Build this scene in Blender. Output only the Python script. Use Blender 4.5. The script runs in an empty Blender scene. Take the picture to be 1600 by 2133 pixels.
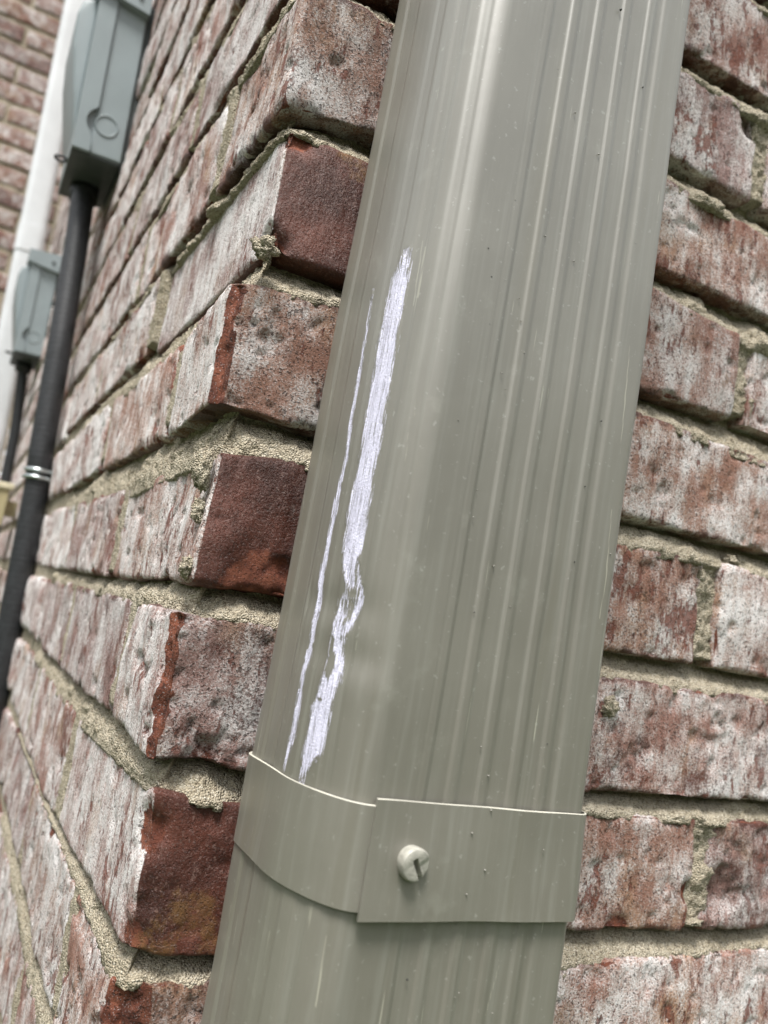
import bpy, math, random
import numpy as np
from mathutils import Matrix, Vector

# ------------------------------------------------------------------ camera, sky, sun, exposure
Z0 = 1.25                                   # height of the reference bed joint above the ground
scn = bpy.context.scene
COL = scn.collection
YAW, PIT, ROL = 0.476044, 0.136606, 0.156999
CAM = Vector((-0.08096, -0.30609, Z0 - 0.00366))
fw = Vector((math.sin(YAW) * math.cos(PIT), math.cos(YAW) * math.cos(PIT), math.sin(PIT)))
rt = Vector((math.cos(YAW), -math.sin(YAW), 0)); up = rt.cross(fw)
rr = math.cos(ROL) * rt + math.sin(ROL) * up
uu = -math.sin(ROL) * rt + math.cos(ROL) * up
cam = bpy.data.cameras.new('camera'); cam_o = bpy.data.objects.new('camera', cam); COL.objects.link(cam_o)
M = Matrix((rr, uu, -fw)).transposed().to_4x4(); M.translation = CAM
cam_o.matrix_world = M
cam.sensor_fit = 'VERTICAL'; cam.sensor_height = 36.0; cam.lens = 1685.9 / 2133 * 36
cam.clip_start = 0.02; cam.clip_end = 500
cam.dof.use_dof = True; cam.dof.focus_distance = 0.33; cam.dof.aperture_fstop = 11.0
scn.camera = cam_o

SUN_EL, SUN_AZ = math.radians(64), math.radians(222)     # azimuth from +Y towards +X
world = bpy.data.worlds.new('World'); scn.world = world; world.use_nodes = True
wn = world.node_tree; wn.nodes.clear()
sky = wn.nodes.new('ShaderNodeTexSky'); sky.sky_type = 'NISHITA'; sky.sun_disc = False
sky.sun_elevation = SUN_EL; sky.sun_rotation = SUN_AZ; sky.dust_density = 1.0; sky.air_density = 1.0
hs = wn.nodes.new('ShaderNodeHueSaturation'); hs.inputs['Saturation'].default_value = 0.12
bg = wn.nodes.new('ShaderNodeBackground'); bg.inputs['Strength'].default_value = 0.095
wo = wn.nodes.new('ShaderNodeOutputWorld')
wn.links.new(sky.outputs[0], hs.inputs['Color']); wn.links.new(hs.outputs[0], bg.inputs['Color'])
wn.links.new(bg.outputs[0], wo.inputs['Surface'])
sun = bpy.data.lights.new('sun', 'SUN'); sun.energy = 1.5; sun.angle = math.radians(18); sun.color = (1, .965, .92)
sun_o = bpy.data.objects.new('sun', sun); COL.objects.link(sun_o)
sd = Vector((math.sin(SUN_AZ) * math.cos(SUN_EL), math.cos(SUN_AZ) * math.cos(SUN_EL), math.sin(SUN_EL)))
sun_o.rotation_euler = sd.to_track_quat('Z', 'Y').to_euler(); sun_o.location = (-2, -3, 6)
scn.view_settings.view_transform = 'Standard'; scn.view_settings.look = 'None'
scn.view_settings.gamma = 1.0; scn.view_settings.exposure = 1.82
scn.view_settings.use_curve_mapping = False

# ------------------------------------------------------------------ helpers
rng = random.Random(7)
nr = np.random.default_rng(11)

def _h(i, j, k, s):
    with np.errstate(over='ignore'):
        n = (i.astype(np.uint32) * np.uint32(374761393) + j.astype(np.uint32) * np.uint32(668265263)
             + k.astype(np.uint32) * np.uint32(2147483647) + np.uint32(s * 7919 + 13) * np.uint32(974634777))
        n = (n ^ (n >> np.uint32(13))) * np.uint32(1274126177)
        n = (n ^ (n >> np.uint32(16))) * np.uint32(2246822519)
        n = n ^ (n >> np.uint32(15))
    return n.astype(np.float64) / 4294967295.0

def vnoise(P, freq, seed=0):
    Q = np.asarray(P) * freq + 1000.37
    I = np.floor(Q).astype(np.int64); f = Q - I; f = f * f * f * (f * (f * 6 - 15) + 10)
    i, j, k = I[:, 0], I[:, 1], I[:, 2]; x, y, z = f[:, 0], f[:, 1], f[:, 2]
    out = 0
    for a in (0, 1):
        for b in (0, 1):
            for c in (0, 1):
                w = (x if a else 1 - x) * (y if b else 1 - y) * (z if c else 1 - z)
                out = out + w * _h(i + a, j + b, k + c, seed)
    return out * 2 - 1

def fbm(P, freq, octv=3, seed=0, gain=0.5):
    o = 0; a = 1.0
    for n in range(octv):
        o = o + a * vnoise(P, freq * 2.03 ** n, seed + n * 17); a *= gain
    return o

def sstep(a, b, x):
    t = np.clip((x - a) / (b - a), 0, 1); return t * t * (3 - 2 * t)

def link(o, parent=None):
    COL.objects.link(o)
    if parent is not None: o.parent = parent
    return o

def make_mesh(name, V, Fq, smooth=True, attr=None):
    me = bpy.data.meshes.new(name)
    V = np.asarray(V, dtype=np.float32)
    if isinstance(Fq, np.ndarray):
        n, w = Fq.shape
        me.vertices.add(len(V)); me.vertices.foreach_set('co', V.ravel())
        me.loops.add(n * w); me.loops.foreach_set('vertex_index', Fq.astype(np.int32).ravel())
        me.polygons.add(n)
        me.polygons.foreach_set('loop_start', np.arange(0, n * w, w, dtype=np.int32))
        me.polygons.foreach_set('loop_total', np.full(n, w, dtype=np.int32))
        me.update(calc_edges=True)
    else:
        me.from_pydata([tuple(v) for v in V.tolist()], [], Fq); me.update()
    me.polygons.foreach_set('use_smooth', np.full(len(me.polygons), smooth))
    if attr is not None:
        a = me.attributes.new('mask', 'FLOAT_COLOR', 'POINT')
        A = np.ones((len(V), 4), dtype=np.float32); A[:, :attr.shape[1]] = attr
        a.data.foreach_set('color', A.ravel())
    return me

def obj(name, me, mat, parent=None, loc=None):
    o = bpy.data.objects.new(name, me)
    if mat is not None and not me.materials: me.materials.append(mat)
    link(o, parent)
    if loc is not None: o.location = loc
    return o

def empty(name, loc, label, cat, group=None):
    o = bpy.data.objects.new(name, None); o.location = loc; o.empty_display_size = .05
    o['label'] = label; o['category'] = cat
    if group: o['group'] = group
    return link(o)

def box_vf(x0, x1, y0, y1, z0, z1, b=0.0):
    """bevelled box as verts, faces"""
    import bmesh
    bm = bmesh.new(); bmesh.ops.create_cube(bm, size=1.0)
    for v in bm.verts:
        v.co = ((x0 + x1) / 2 + v.co.x * (x1 - x0), (y0 + y1) / 2 + v.co.y * (y1 - y0), (z0 + z1) / 2 + v.co.z * (z1 - z0))
    if b > 0:
        bmesh.ops.bevel(bm, geom=bm.edges[:], offset=b, segments=2, affect='EDGES', profile=0.5)
    bm.verts.index_update()
    V = [tuple(v.co) for v in bm.verts]; F = [[v.index for v in f.verts] for f in bm.faces]
    bm.free(); return V, F

def join_vf(parts):
    V, F = [], []
    for v, f in parts:
        n = len(V); V += list(v); F += [[i + n for i in q] for q in f]
    return V, F

def prism_vf(poly, axis, a0, a1):
    """extrude a closed 2-D polygon; axis 'y' -> poly in (x,z)"""
    n = len(poly)
    def pt(p, a): return (p[0], a, p[1]) if axis == 'y' else ((a, p[0], p[1]) if axis == 'x' else (p[0], p[1], a))
    V = [pt(p, a0) for p in poly] + [pt(p, a1) for p in poly]
    F = [[i, (i + 1) % n, n + (i + 1) % n, n + i] for i in range(n)]
    F += [list(range(n))[::-1], list(range(n, 2 * n))]
    return V, F

def tube_vf(path, radii, seg=20, cap=True):
    path = np.asarray(path, float); n = len(path)
    T = np.gradient(path, axis=0); T /= np.linalg.norm(T, axis=1)[:, None]
    ref = np.array([1.0, 0.02, 0.03])
    N = np.cross(T, ref); N /= np.linalg.norm(N, axis=1)[:, None]; B = np.cross(T, N)
    a = np.linspace(0, 2 * np.pi, seg, endpoint=False)
    V = (path[:, None, :] + np.asarray(radii)[:, None, None] * (np.cos(a)[None, :, None] * N[:, None, :] + np.sin(a)[None, :, None] * B[:, None, :])).reshape(-1, 3)
    F = []
    for i in range(n - 1):
        for j in range(seg):
            F.append([i * seg + j, i * seg + (j + 1) % seg, (i + 1) * seg + (j + 1) % seg, (i + 1) * seg + j])
    if cap:
        F.append(list(range(seg))[::-1]); F.append([(n - 1) * seg + j for j in range(seg)])
    return [tuple(v) for v in V], F

def torus_vf(c, R, r, n1, n2, axis='z', sx=1.0):
    V, F = [], []
    for i in range(n1):
        a = 2 * math.pi * i / n1
        for j in range(n2):
            b = 2 * math.pi * j / n2
            p = [(R + r * math.cos(b)) * math.cos(a), (R + r * math.cos(b)) * math.sin(a), r * math.sin(b)]
            if axis == 'y': p = [p[0], p[2], p[1]]
            elif axis == 'x': p = [p[2], p[0], p[1]]
            V.append((c[0] + p[0], c[1] + p[1], c[2] + p[2]))
            F.append([i * n2 + j, ((i + 1) % n1) * n2 + j, ((i + 1) % n1) * n2 + (j + 1) % n2, i * n2 + (j + 1) % n2])
    return V, F

# ------------------------------------------------------------------ materials
class NT:
    def __init__(s, name):
        s.m = bpy.data.materials.new(name); s.m.use_nodes = True; s.t = s.m.node_tree
        s.b = s.t.nodes['Principled BSDF']; s.out = s.t.nodes['Material Output']
    def n(s, typ, **kw):
        nd = s.t.nodes.new(typ)
        for k, v in kw.items(): setattr(nd, k, v)
        return nd
    def l(s, a, b): s.t.links.new(a, b)
    def val(s, sock, v):
        if hasattr(v, 'is_output') or isinstance(v, bpy.types.NodeSocket): s.l(v, sock)
        else: sock.default_value = v
    def math(s, op, a, b=0.0, clamp=False):
        nd = s.n('ShaderNodeMath', operation=op, use_clamp=clamp); s.val(nd.inputs[0], a); s.val(nd.inputs[1], b); return nd.outputs[0]
    def vmath(s, op, a, b):
        nd = s.n('ShaderNodeVectorMath', operation=op); s.val(nd.inputs[0], a); s.val(nd.inputs[1], b); return nd.outputs[0]
    def mix(s, f, a, b):
        nd = s.n('ShaderNodeMix', data_type='RGBA'); s.val(nd.inputs['Factor'], f)
        s.val(nd.inputs[6], a); s.val(nd.inputs[7], b); return nd.outputs[2]
    def noise(s, vec, scale, detail=3.0, rough=0.55, dist=0.0):
        nd = s.n('ShaderNodeTexNoise'); s.val(nd.inputs['Vector'], vec); nd.inputs['Scale'].default_value = scale
        nd.inputs['Detail'].default_value = detail; nd.inputs['Roughness'].default_value = rough; nd.inputs['Distortion'].default_value = dist
        return nd.outputs[0]
    def voro(s, vec, scale, feat='F1'):
        nd = s.n('ShaderNodeTexVoronoi', feature=feat); s.val(nd.inputs['Vector'], vec); nd.inputs['Scale'].default_value = scale
        return nd.outputs[0]
    def ramp(s, x, lo, hi):
        nd = s.n('ShaderNodeMapRange', interpolation_type='SMOOTHSTEP'); s.val(nd.inputs[0], x)
        s.val(nd.inputs[1], lo); s.val(nd.inputs[2], hi); return nd.outputs[0]
    def bump(s, h, strength, dist, normal=None):
        nd = s.n('ShaderNodeBump'); s.val(nd.inputs['Height'], h); nd.inputs['Strength'].default_value = strength
        nd.inputs['Distance'].default_value = dist
        if normal is not None: s.l(normal, nd.inputs['Normal'])
        return nd.outputs[0]

def rgb(r, g, b): return (r, g, b, 1.0)

def mat_brick():
    k = NT('brick_face')
    tc = k.n('ShaderNodeTexCoord').outputs['Object']
    oi = k.n('ShaderNodeObjectInfo').outputs['Random']
    off = k.n('ShaderNodeCombineXYZ'); k.l(k.math('MULTIPLY', oi, 37.0), off.inputs[0]); k.l(k.math('MULTIPLY', oi, 91.0), off.inputs[1]); k.l(k.math('MULTIPLY', oi, 53.0), off.inputs[2])
    P = k.vmath('ADD', tc, off.outputs[0])
    at = k.n('ShaderNodeAttribute', attribute_name='mask'); sp = k.n('ShaderNodeSeparateColor'); k.l(at.outputs['Color'], sp.inputs[0])
    wash, chip, stain = sp.outputs[0], sp.outputs[1], sp.outputs[2]
    mp = k.n('ShaderNodeMapping'); k.l(P, mp.inputs[0]); mp.inputs['Scale'].default_value = (1, 1, 0.42); Ps = mp.outputs[0]
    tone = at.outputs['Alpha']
    mp3 = k.n('ShaderNodeMapping'); k.l(P, mp3.inputs[0]); mp3.inputs['Scale'].default_value = (1, 1, .13); Pv = mp3.outputs[0]
    # clay body
    body = k.mix(k.ramp(k.noise(P, 40, 4), .3, .7), rgb(.062, .023, .017), rgb(.145, .050, .034))
    body = k.mix(k.math('MULTIPLY', k.ramp(k.noise(P, 700, 3), .56, .70), .55), body, rgb(.27, .17, .145))
    # washed clay: mauve ground dusted with white, rubbed along the height of the brick
    cloud = k.noise(P, 34, 4, .6); stroke = k.noise(Pv, 170, 5, .65)
    salt = k.noise(P, 950, 3, .85)
    ground = k.mix(k.ramp(cloud, .34, .66), rgb(.34, .175, .138), rgb(.50, .35, .305))
    ground = k.mix(k.math('MULTIPLY', k.ramp(k.noise(P, 26, 4), .52, .68), .65), ground, rgb(.50, .32, .19))
    ground = k.mix(k.math('MULTIPLY', k.ramp(oi, .45, .95), .55), ground, k.mix(cloud, rgb(.24, .11, .075), rgb(.52, .31, .20)))
    ground = k.mix(k.math('MULTIPLY', k.ramp(oi, .40, .0), .45), ground, rgb(.30, .235, .235))
    wv = k.math('ADD', k.math('MULTIPLY', salt, .62), k.math('ADD', k.math('MULTIPLY', cloud, .62), k.math('MULTIPLY', stroke, .38)))
    lo = k.math('SUBTRACT', .895, k.math('MULTIPLY', wash, .215))
    lo = k.math('SUBTRACT', lo, .035)
    white = k.ramp(wv, lo, k.math('ADD', lo, .26))
    veil = k.mix(k.math('MULTIPLY', white, .97), ground, rgb(.86, .835, .825))
    # bare patches where the wash has gone
    cov = k.math('ADD', k.math('MULTIPLY', k.noise(k.vmath('ADD', P, (3.3, 8.1, 2.7)), 44, 6, .68), .56), k.math('ADD', k.math('MULTIPLY', k.noise(Ps, 260, 4, .65), .30), k.math('MULTIPLY', salt, .24)))
    w2 = k.math('ADD', wash, k.math('MULTIPLY', k.math('SUBTRACT', oi, .5), .10))
    thr = k.math('SUBTRACT', 0.80, k.math('MULTIPLY', w2, .62))
    m = k.ramp(cov, thr, k.math('ADD', thr, .13))
    col = k.mix(m, body, veil)
    # exposed clay where the arris has broken away
    raw = k.mix(k.ramp(k.noise(P, 160, 4), .35, .65), rgb(.12, .036, .021), rgb(.25, .085, .048))
    cm = k.ramp(k.math('ADD', chip, k.math('MULTIPLY', k.math('SUBTRACT', k.noise(P, 260, 4, .6), .5), .9)), .45, .62)
    col = k.mix(cm, col, raw)
    # ochre stain
    sm = k.ramp(k.math('ADD', stain, k.math('MULTIPLY', k.math('SUBTRACT', k.noise(P, 170, 6, .75), .5), 1.7)), .5, .9)
    col = k.mix(k.math('MULTIPLY', sm, .6), col, k.mix(k.noise(P, 300, 3), rgb(.075, .036, .014), rgb(.34, .19, .07)))
    # pits
    pit = k.ramp(k.noise(P, 1000, 2, .5), .60, .67)
    pit2 = k.math('MULTIPLY', k.ramp(k.noise(P, 430, 3, .6), .61, .67), .9)
    pits = k.math('MULTIPLY', k.math('MAXIMUM', pit, pit2), k.math('ADD', .35, k.math('MULTIPLY', m, .65)))
    clus = k.noise(k.vmath('ADD', P, (1.2, 6.6, 3.9)), 22, 3)
    fl = k.math('ADD', k.math('MULTIPLY', k.noise(k.vmath('ADD', Ps, (9.1, 4.4, 1.3)), 190, 6, .72), .72), k.math('MULTIPLY', clus, .42))
    fleck = k.math('MULTIPLY', k.ramp(fl, .625, .67), m)
    col = k.mix(k.math('MULTIPLY', fleck, .85), col, k.mix(clus, rgb(.12, .034, .022), rgb(.25, .075, .042)))
    col = k.mix(k.math('MULTIPLY', pits, .75), col, rgb(.045, .024, .018))
    grain = k.ramp(k.noise(P, 1500, 1), .62, .74)
    col = k.mix(k.math('MULTIPLY', grain, k.math('ADD', .10, k.math('MULTIPLY', m, .32))), col, rgb(.78, .76, .76))
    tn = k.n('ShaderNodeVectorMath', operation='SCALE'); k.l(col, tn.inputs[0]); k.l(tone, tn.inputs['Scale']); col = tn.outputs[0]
    k.l(col, k.b.inputs['Base Color'])
    rough = k.mix(k.math('MAXIMUM', m, cm), rgb(.36, .36, .36), rgb(.85, .85, .85)); k.l(rough, k.b.inputs['Roughness'])
    k.b.inputs['Specular IOR Level'].default_value = .35
    h = k.math('ADD', k.math('MULTIPLY', salt, k.math('ADD', .35, k.math('MULTIPLY', m, .5))), k.math('ADD', k.math('MULTIPLY', k.noise(Ps, 240, 3), .55), k.math('ADD', k.math('MULTIPLY', pits, -.6), k.math('MULTIPLY', fleck, -.25))))
    k.l(k.bump(h, 1.0, .0018), k.b.inputs['Normal'])
    return k.m

def mat_mortar():
    k = NT('sand_mortar')
    P = k.n('ShaderNodeTexCoord').outputs['Object']
    c = k.mix(k.ramp(k.noise(P, 22, 4), .3, .7), rgb(.45, .39, .285), rgb(.58, .515, .395))
    v = k.n('ShaderNodeTexVoronoi'); k.l(P, v.inputs['Vector']); v.inputs['Scale'].default_value = 1250
    sc = k.n('ShaderNodeSeparateColor'); k.l(v.outputs['Color'], sc.inputs[0])
    c = k.mix(k.math('MULTIPLY', k.ramp(sc.outputs[0], .62, .95), .75), c, rgb(.66, .61, .50))
    c = k.mix(k.math('MULTIPLY', k.ramp(sc.outputs[1], .78, .97), .7), c, rgb(.17, .135, .095))
    gap = k.ramp(v.outputs['Distance'], .45, .8)
    c = k.mix(k.math('MULTIPLY', gap, .3), c, rgb(.14, .115, .08))
    c = k.mix(k.math('MULTIPLY', k.ramp(k.noise(P, 420, 4, .7), .43, .33), .75), c, rgb(.11, .09, .06))
    k.l(c, k.b.inputs['Base Color']); k.b.inputs['Roughness'].default_value = .95; k.b.inputs['Specular IOR Level'].default_value = .2
    h = k.math('ADD', k.math('MULTIPLY', v.outputs['Distance'], -.8), k.math('ADD', k.math('MULTIPLY', sc.outputs[2], .35), k.math('MULTIPLY', k.noise(P, 380, 3, .65), 1.4)))
    k.l(k.bump(h, 1.0, .0016), k.b.inputs['Normal'])
    return k.m

def mat_paint(name='taupe_paint', worn=True):
    k = NT(name)
    P = k.n('ShaderNodeTexCoord').outputs['Object']
    c = k.mix(k.ramp(k.noise(P, 14, 4), .35, .65), rgb(.163, .1545, .127), rgb(.188, .179, .149))
    mp = k.n('ShaderNodeMapping'); k.l(P, mp.inputs[0]); mp.inputs['Scale'].default_value = (1, 1, .035); Ps = mp.outputs[0]
    mp2 = k.n('ShaderNodeMapping'); k.l(P, mp2.inputs[0]); mp2.inputs['Scale'].default_value = (1, 1, .035); Pq = mp2.outputs[0]
    c = k.mix(k.math('MULTIPLY', k.ramp(k.noise(Ps, 300, 4, .6), .45, .75), .45), c, rgb(.26, .258, .225))
    c = k.mix(k.math('MULTIPLY', k.ramp(k.noise(P, 55, 5, .65), .60, .74), .30), c, rgb(.30, .298, .255))
    c = k.mix(k.math('MULTIPLY', k.ramp(k.noise(Ps, 45, 4), .55, .75), .25), c, rgb(.22, .20, .14))
    scr = k.ramp(k.noise(Ps, 620, 2, .5), .735, .76)
    c = k.mix(k.math('MULTIPLY', scr, .5), c, rgb(.52, .51, .41))
    c = k.mix(k.math('MULTIPLY', k.ramp(k.noise(P, 420, 3, .6), .66, .72), .35), c, rgb(.42, .42, .38))
    c = k.mix(k.math('MULTIPLY', k.ramp(k.noise(Ps, 90, 5, .65), .54, .70), .30), c, rgb(.14, .13, .095))
    rough = .46
    h = k.math('ADD', k.math('MULTIPLY', k.noise(P, 180, 4, .6), .35), k.math('MULTIPLY', k.noise(Ps, 420, 3), .25))
    nb = k.bump(h, .35, .0006)
    if worn:
        at = k.n('ShaderNodeAttribute', attribute_name='mask'); sp = k.n('ShaderNodeSeparateColor'); k.l(at.outputs['Color'], sp.inputs[0])
        st = k.noise(Pq, 2300, 3, .65); st2 = k.noise(P, 1600, 2, .6)
        tear = k.math('ADD', k.math('MULTIPLY', k.math('SUBTRACT', st, .5), 3.5), k.math('MULTIPLY', k.math('SUBTRACT', st2, .5), .5))
        m = k.ramp(k.math('ADD', sp.outputs[0], k.math('MULTIPLY', tear, k.math('GREATER_THAN', sp.outputs[0], .04))), .44, .58)
        lil = k.mix(k.ramp(k.math('ADD', k.math('MULTIPLY', st, .7), k.math('MULTIPLY', st2, .3)), .40, .56), rgb(.46, .45, .57), rgb(.82, .81, .98))
        c = k.mix(m, c, lil)
        hair = k.ramp(sp.outputs[1], .35, .7)
        c = k.mix(k.math('MULTIPLY', hair, .5), c, rgb(.48, .46, .37))
        rg = k.mix(m, rgb(rough, rough, rough), rgb(.9, .9, .9)); k.l(rg, k.b.inputs['Roughness'])
        hb = k.math('MULTIPLY', k.math('ADD', st, st2), m)
        nb = k.bump(hb, .8, .0007, nb)
    else:
        k.b.inputs['Roughness'].default_value = rough
    k.l(c, k.b.inputs['Base Color']); k.l(nb, k.b.inputs['Normal'])
    k.b.inputs['Specular IOR Level'].default_value = .8
    k.b.inputs['Coat Weight'].default_value = .7; k.b.inputs['Coat Roughness'].default_value = .5; k.b.inputs['Coat IOR'].default_value = 1.55
    return k.m

def mat_plain(name, col, rough=.5, metal=0.0, nscale=60, var=.15, bump=.0, bscale=400):
    k = NT(name)
    P = k.n('ShaderNodeTexCoord').outputs['Object']
    d = tuple(c * (1 - var) for c in col) + (1,); e = tuple(min(1, c * (1 + var)) for c in col) + (1,)
    c = k.mix(k.ramp(k.noise(P, nscale, 4), .3, .7), d, e); k.l(c, k.b.inputs['Base Color'])
    k.b.inputs['Roughness'].default_value = rough; k.b.inputs['Metallic'].default_value = metal
    if bump: k.l(k.bump(k.noise(P, bscale, 3), .5, bump), k.b.inputs['Normal'])
    return k.m

BRICK = mat_brick(); MORTAR = mat_mortar(); PAINT = mat_paint(); PAINT2 = mat_paint('taupe_strap_paint', False)
EDGE = mat_plain('pale_strap_edge', (.52, .505, .43), .6)
GREY = mat_plain('grey_enclosure_paint', (.243, .286, .299), .42, 0, 20, .05)
GREYD = mat_plain('enclosure_shade_and_screw', (.05, .06, .06), .6)  # near-black grey puts shade into box gap and underside; also hood screw
WHITE = mat_plain('white_plastic', (.66, .68, .70), .35, 0, 12, .06)
BLACK = mat_plain('black_conduit_jacket', (.020, .0215, .024), .5, 0, 150, .25, .0004, 500)
STEEL = mat_plain('galvanised_steel', (.55, .60, .60), .28, 1.0, 300, .15)
CREAM = mat_plain('cream_plastic', (.40, .345, .20), .5, 0, 80, .1)
LAWN = mat_plain('lawn_turf', (.055, .075, .03), .95, 0, 8, .35, .02, 60)
DARK = mat_plain('dark_speck', (.02, .02, .018), .5)

# ------------------------------------------------------------------ ground
V, F = box_vf(-200, 200, -200, 200, -.3, 0)
g = obj('ground', make_mesh('ground', V, F, False), LAWN); g['kind'] = 'structure'
g['label'] = 'mown turf ground below the brick walls'

# ------------------------------------------------------------------ unseen trees added to block low light and darken the downspout's reflection
def added_tree_belt():
    na, nz = 260, 14
    a = np.linspace(math.radians(100), math.radians(358), na); V = []
    r_ = np.random.default_rng(5)
    top = 11.5 + 2.6 * np.interp(np.arange(na), np.arange(0, na + 9, 9), r_.uniform(-1, 1, len(np.arange(0, na + 9, 9)))) + r_.uniform(-.5, .5, na)
    for i in range(na):
        for j in range(nz):
            t = j / (nz - 1); rad = 26 + 7 * t ** 2 + r_.uniform(-.8, .8)
            V.append((rad * math.cos(a[i]), rad * math.sin(a[i]), top[i] * t))
    Q = np.array([[i * nz + j, (i + 1) * nz + j, (i + 1) * nz + j + 1, i * nz + j + 1] for i in range(na - 1) for j in range(nz - 1)])
    return make_mesh('added_tree_belt', np.array(V), Q, False)
wl_ = obj('added_tree_belt', added_tree_belt(), mat_plain('blocker_foliage', (.045, .06, .028), .95, 0, 1.5, .4, .3, 4)); wl_['kind'] = 'stuff'
wl_['label'] = 'dark green belt of unseen trees added to darken the low horizon'; wl_['category'] = 'trees'

# ------------------------------------------------------------------ brick house
P_, J_ = 0.0677, 0.010
H_ = P_ - J_
FAR_Y = 2.46
# measured sag and rise (mm) of bed lines along the front wall (x) and the side wall (y)
DF = {(3, 'b'): [(-.006, -4.0), (.042, 3.0), (.215, 3.2), (.307, 4.6)], (2, 't'): [(.005, -.2), (.043, -.3), (.216, .8), (.279, -2.9)],
      (2, 'b'): [(.012, 2.3), (.041, 2.0), (.214, 1.5), (.285, 4.0)], (1, 't'): [(-.002, -3.1), (.041, 2.0), (.214, -.4), (.319, -1.7)],
      (1, 'b'): [(-.001, 2.8), (.04, 1.7), (.213, 1.2), (.326, 2.7)], (0, 't'): [(0, -4.1), (.039, -1.1), (.212, -2.2), (.279, .7)],
      (0, 'b'): [(.004, 1.1), (.039, -.8), (.21, 1.2), (.271, .3)], (-1, 't'): [(.001, -.5), (.039, -.8), (.21, -2.4), (.337, -.9)],
      (-1, 'b'): [(.003, .7), (.033, .7), (.21, -.5), (.345, -.3)], (-2, 't'): [(0, 1.9), (.034, -2.2), (.211, .2), (.288, -.8)],
      (-2, 'b'): [(.002, .9), (.036, -.7), (.207, 1.6), (.288, -.3)], (-3, 't'): [(.004, 1.0), (.036, -.5), (.208, -2.4), (.356, .3)],
      (5, 'b'): [(.219, -.4), (.288, 2.9)], (4, 't'): [(.218, -3.5), (.266, -1.6)], (4, 'b'): [(.217, 1.3), (.287, -.5)], (3, 't'): [(0, 0), (.217, -2.7), (.3, -4.0)]}
DL = {(0, 't'): [(.034, -3.2), (.18, -6.5), (.598, 1.3)], (1, 'b'): [(.085, .8), (.316, 3.0), (.629, -.3)],
      (0, 'b'): [(-.006, .9), (.171, -1.5), (.63, .5)], (2, 'b'): [(.088, -4.0), (.4, 0)], (1, 't'): [(.107, -1.0), (.386, 4.0), (.561, 1.6)],
      (-1, 't'): [(.106, -3.3), (.319, -2.8), (.66, -3.0)], (-1, 'b'): [(0, .5), (.087, 1.5), (.198, -.9), (.648, 1.3)],
      (-2, 't'): [(.001, 1.1), (.183, -4.6), (.5, 0)], (-2, 'b'): [(-.006, 3.0), (.096, .5), (.281, -6.0), (.6, 0)]}

def dv(tab, r, tb, pos):
    t = tab.get((r, tb))
    if not t: return np.asarray(pos, float) * 0 + (.0011 if tb == 'b' else -.0011) * (tab is DF)
    return np.interp(pos, [a for a, _ in t], [b for _, b in t]) * 1e-3

def zline(r, tb, x, y):
    """height of a brick's bottom or top line at x along the front and y along the side"""
    base = r * P_ + (H_ if tb == 't' else 0)
    return base + dv(DF, r, tb, np.maximum(x, 0)) + dv(DL, r, tb, np.maximum(y, 0)) - dv(DL, r, tb, 0.0)

def grid_box(nx, ny, nz):
    """unique integer lattice points on the surface of a box and its quads"""
    Q = []
    def face(fn, na, nb, flip):
        a, b = np.meshgrid(np.arange(na), np.arange(nb), indexing='ij'); a = a.ravel(); b = b.ravel()
        c = [fn(a, b), fn(a + 1, b), fn(a + 1, b + 1), fn(a, b + 1)]
        if flip: c = c[::-1]
        Q.append(np.stack([np.stack(q, -1) for q in c], 1))
    o = lambda v, a: np.full_like(a, v)
    face(lambda a, b: (a, o(0, a), b), nx, nz, False); face(lambda a, b: (a, o(ny, a), b), nx, nz, True)
    face(lambda a, b: (o(0, a), a, b), ny, nz, True); face(lambda a, b: (o(nx, a), a, b), ny, nz, False)
    face(lambda a, b: (a, b, o(0, a)), nx, ny, True); face(lambda a, b: (a, b, o(nz, a)), nx, ny, False)
    Q = np.concatenate(Q); K = (Q[..., 0] * 4096 + Q[..., 1]) * 4096 + Q[..., 2]
    u, inv = np.unique(K.ravel(), return_inverse=True)
    I = np.stack([u // (4096 * 4096), (u // 4096) % 4096, u % 4096], -1)
    return I, inv.reshape(-1, 4)

def steps(L, fine, dense_lo, dense_hi):
    """parameter values along an edge, dense at the requested ends"""
    if dense_lo and dense_hi: return np.linspace(0, 1, max(4, int(L / fine)) + 1)
    n = max(6, int(min(L, .05) / fine * .55)); t = np.linspace(0, 1, n + 1) ** 1.8
    return t if dense_lo else 1 - t[::-1]

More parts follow.
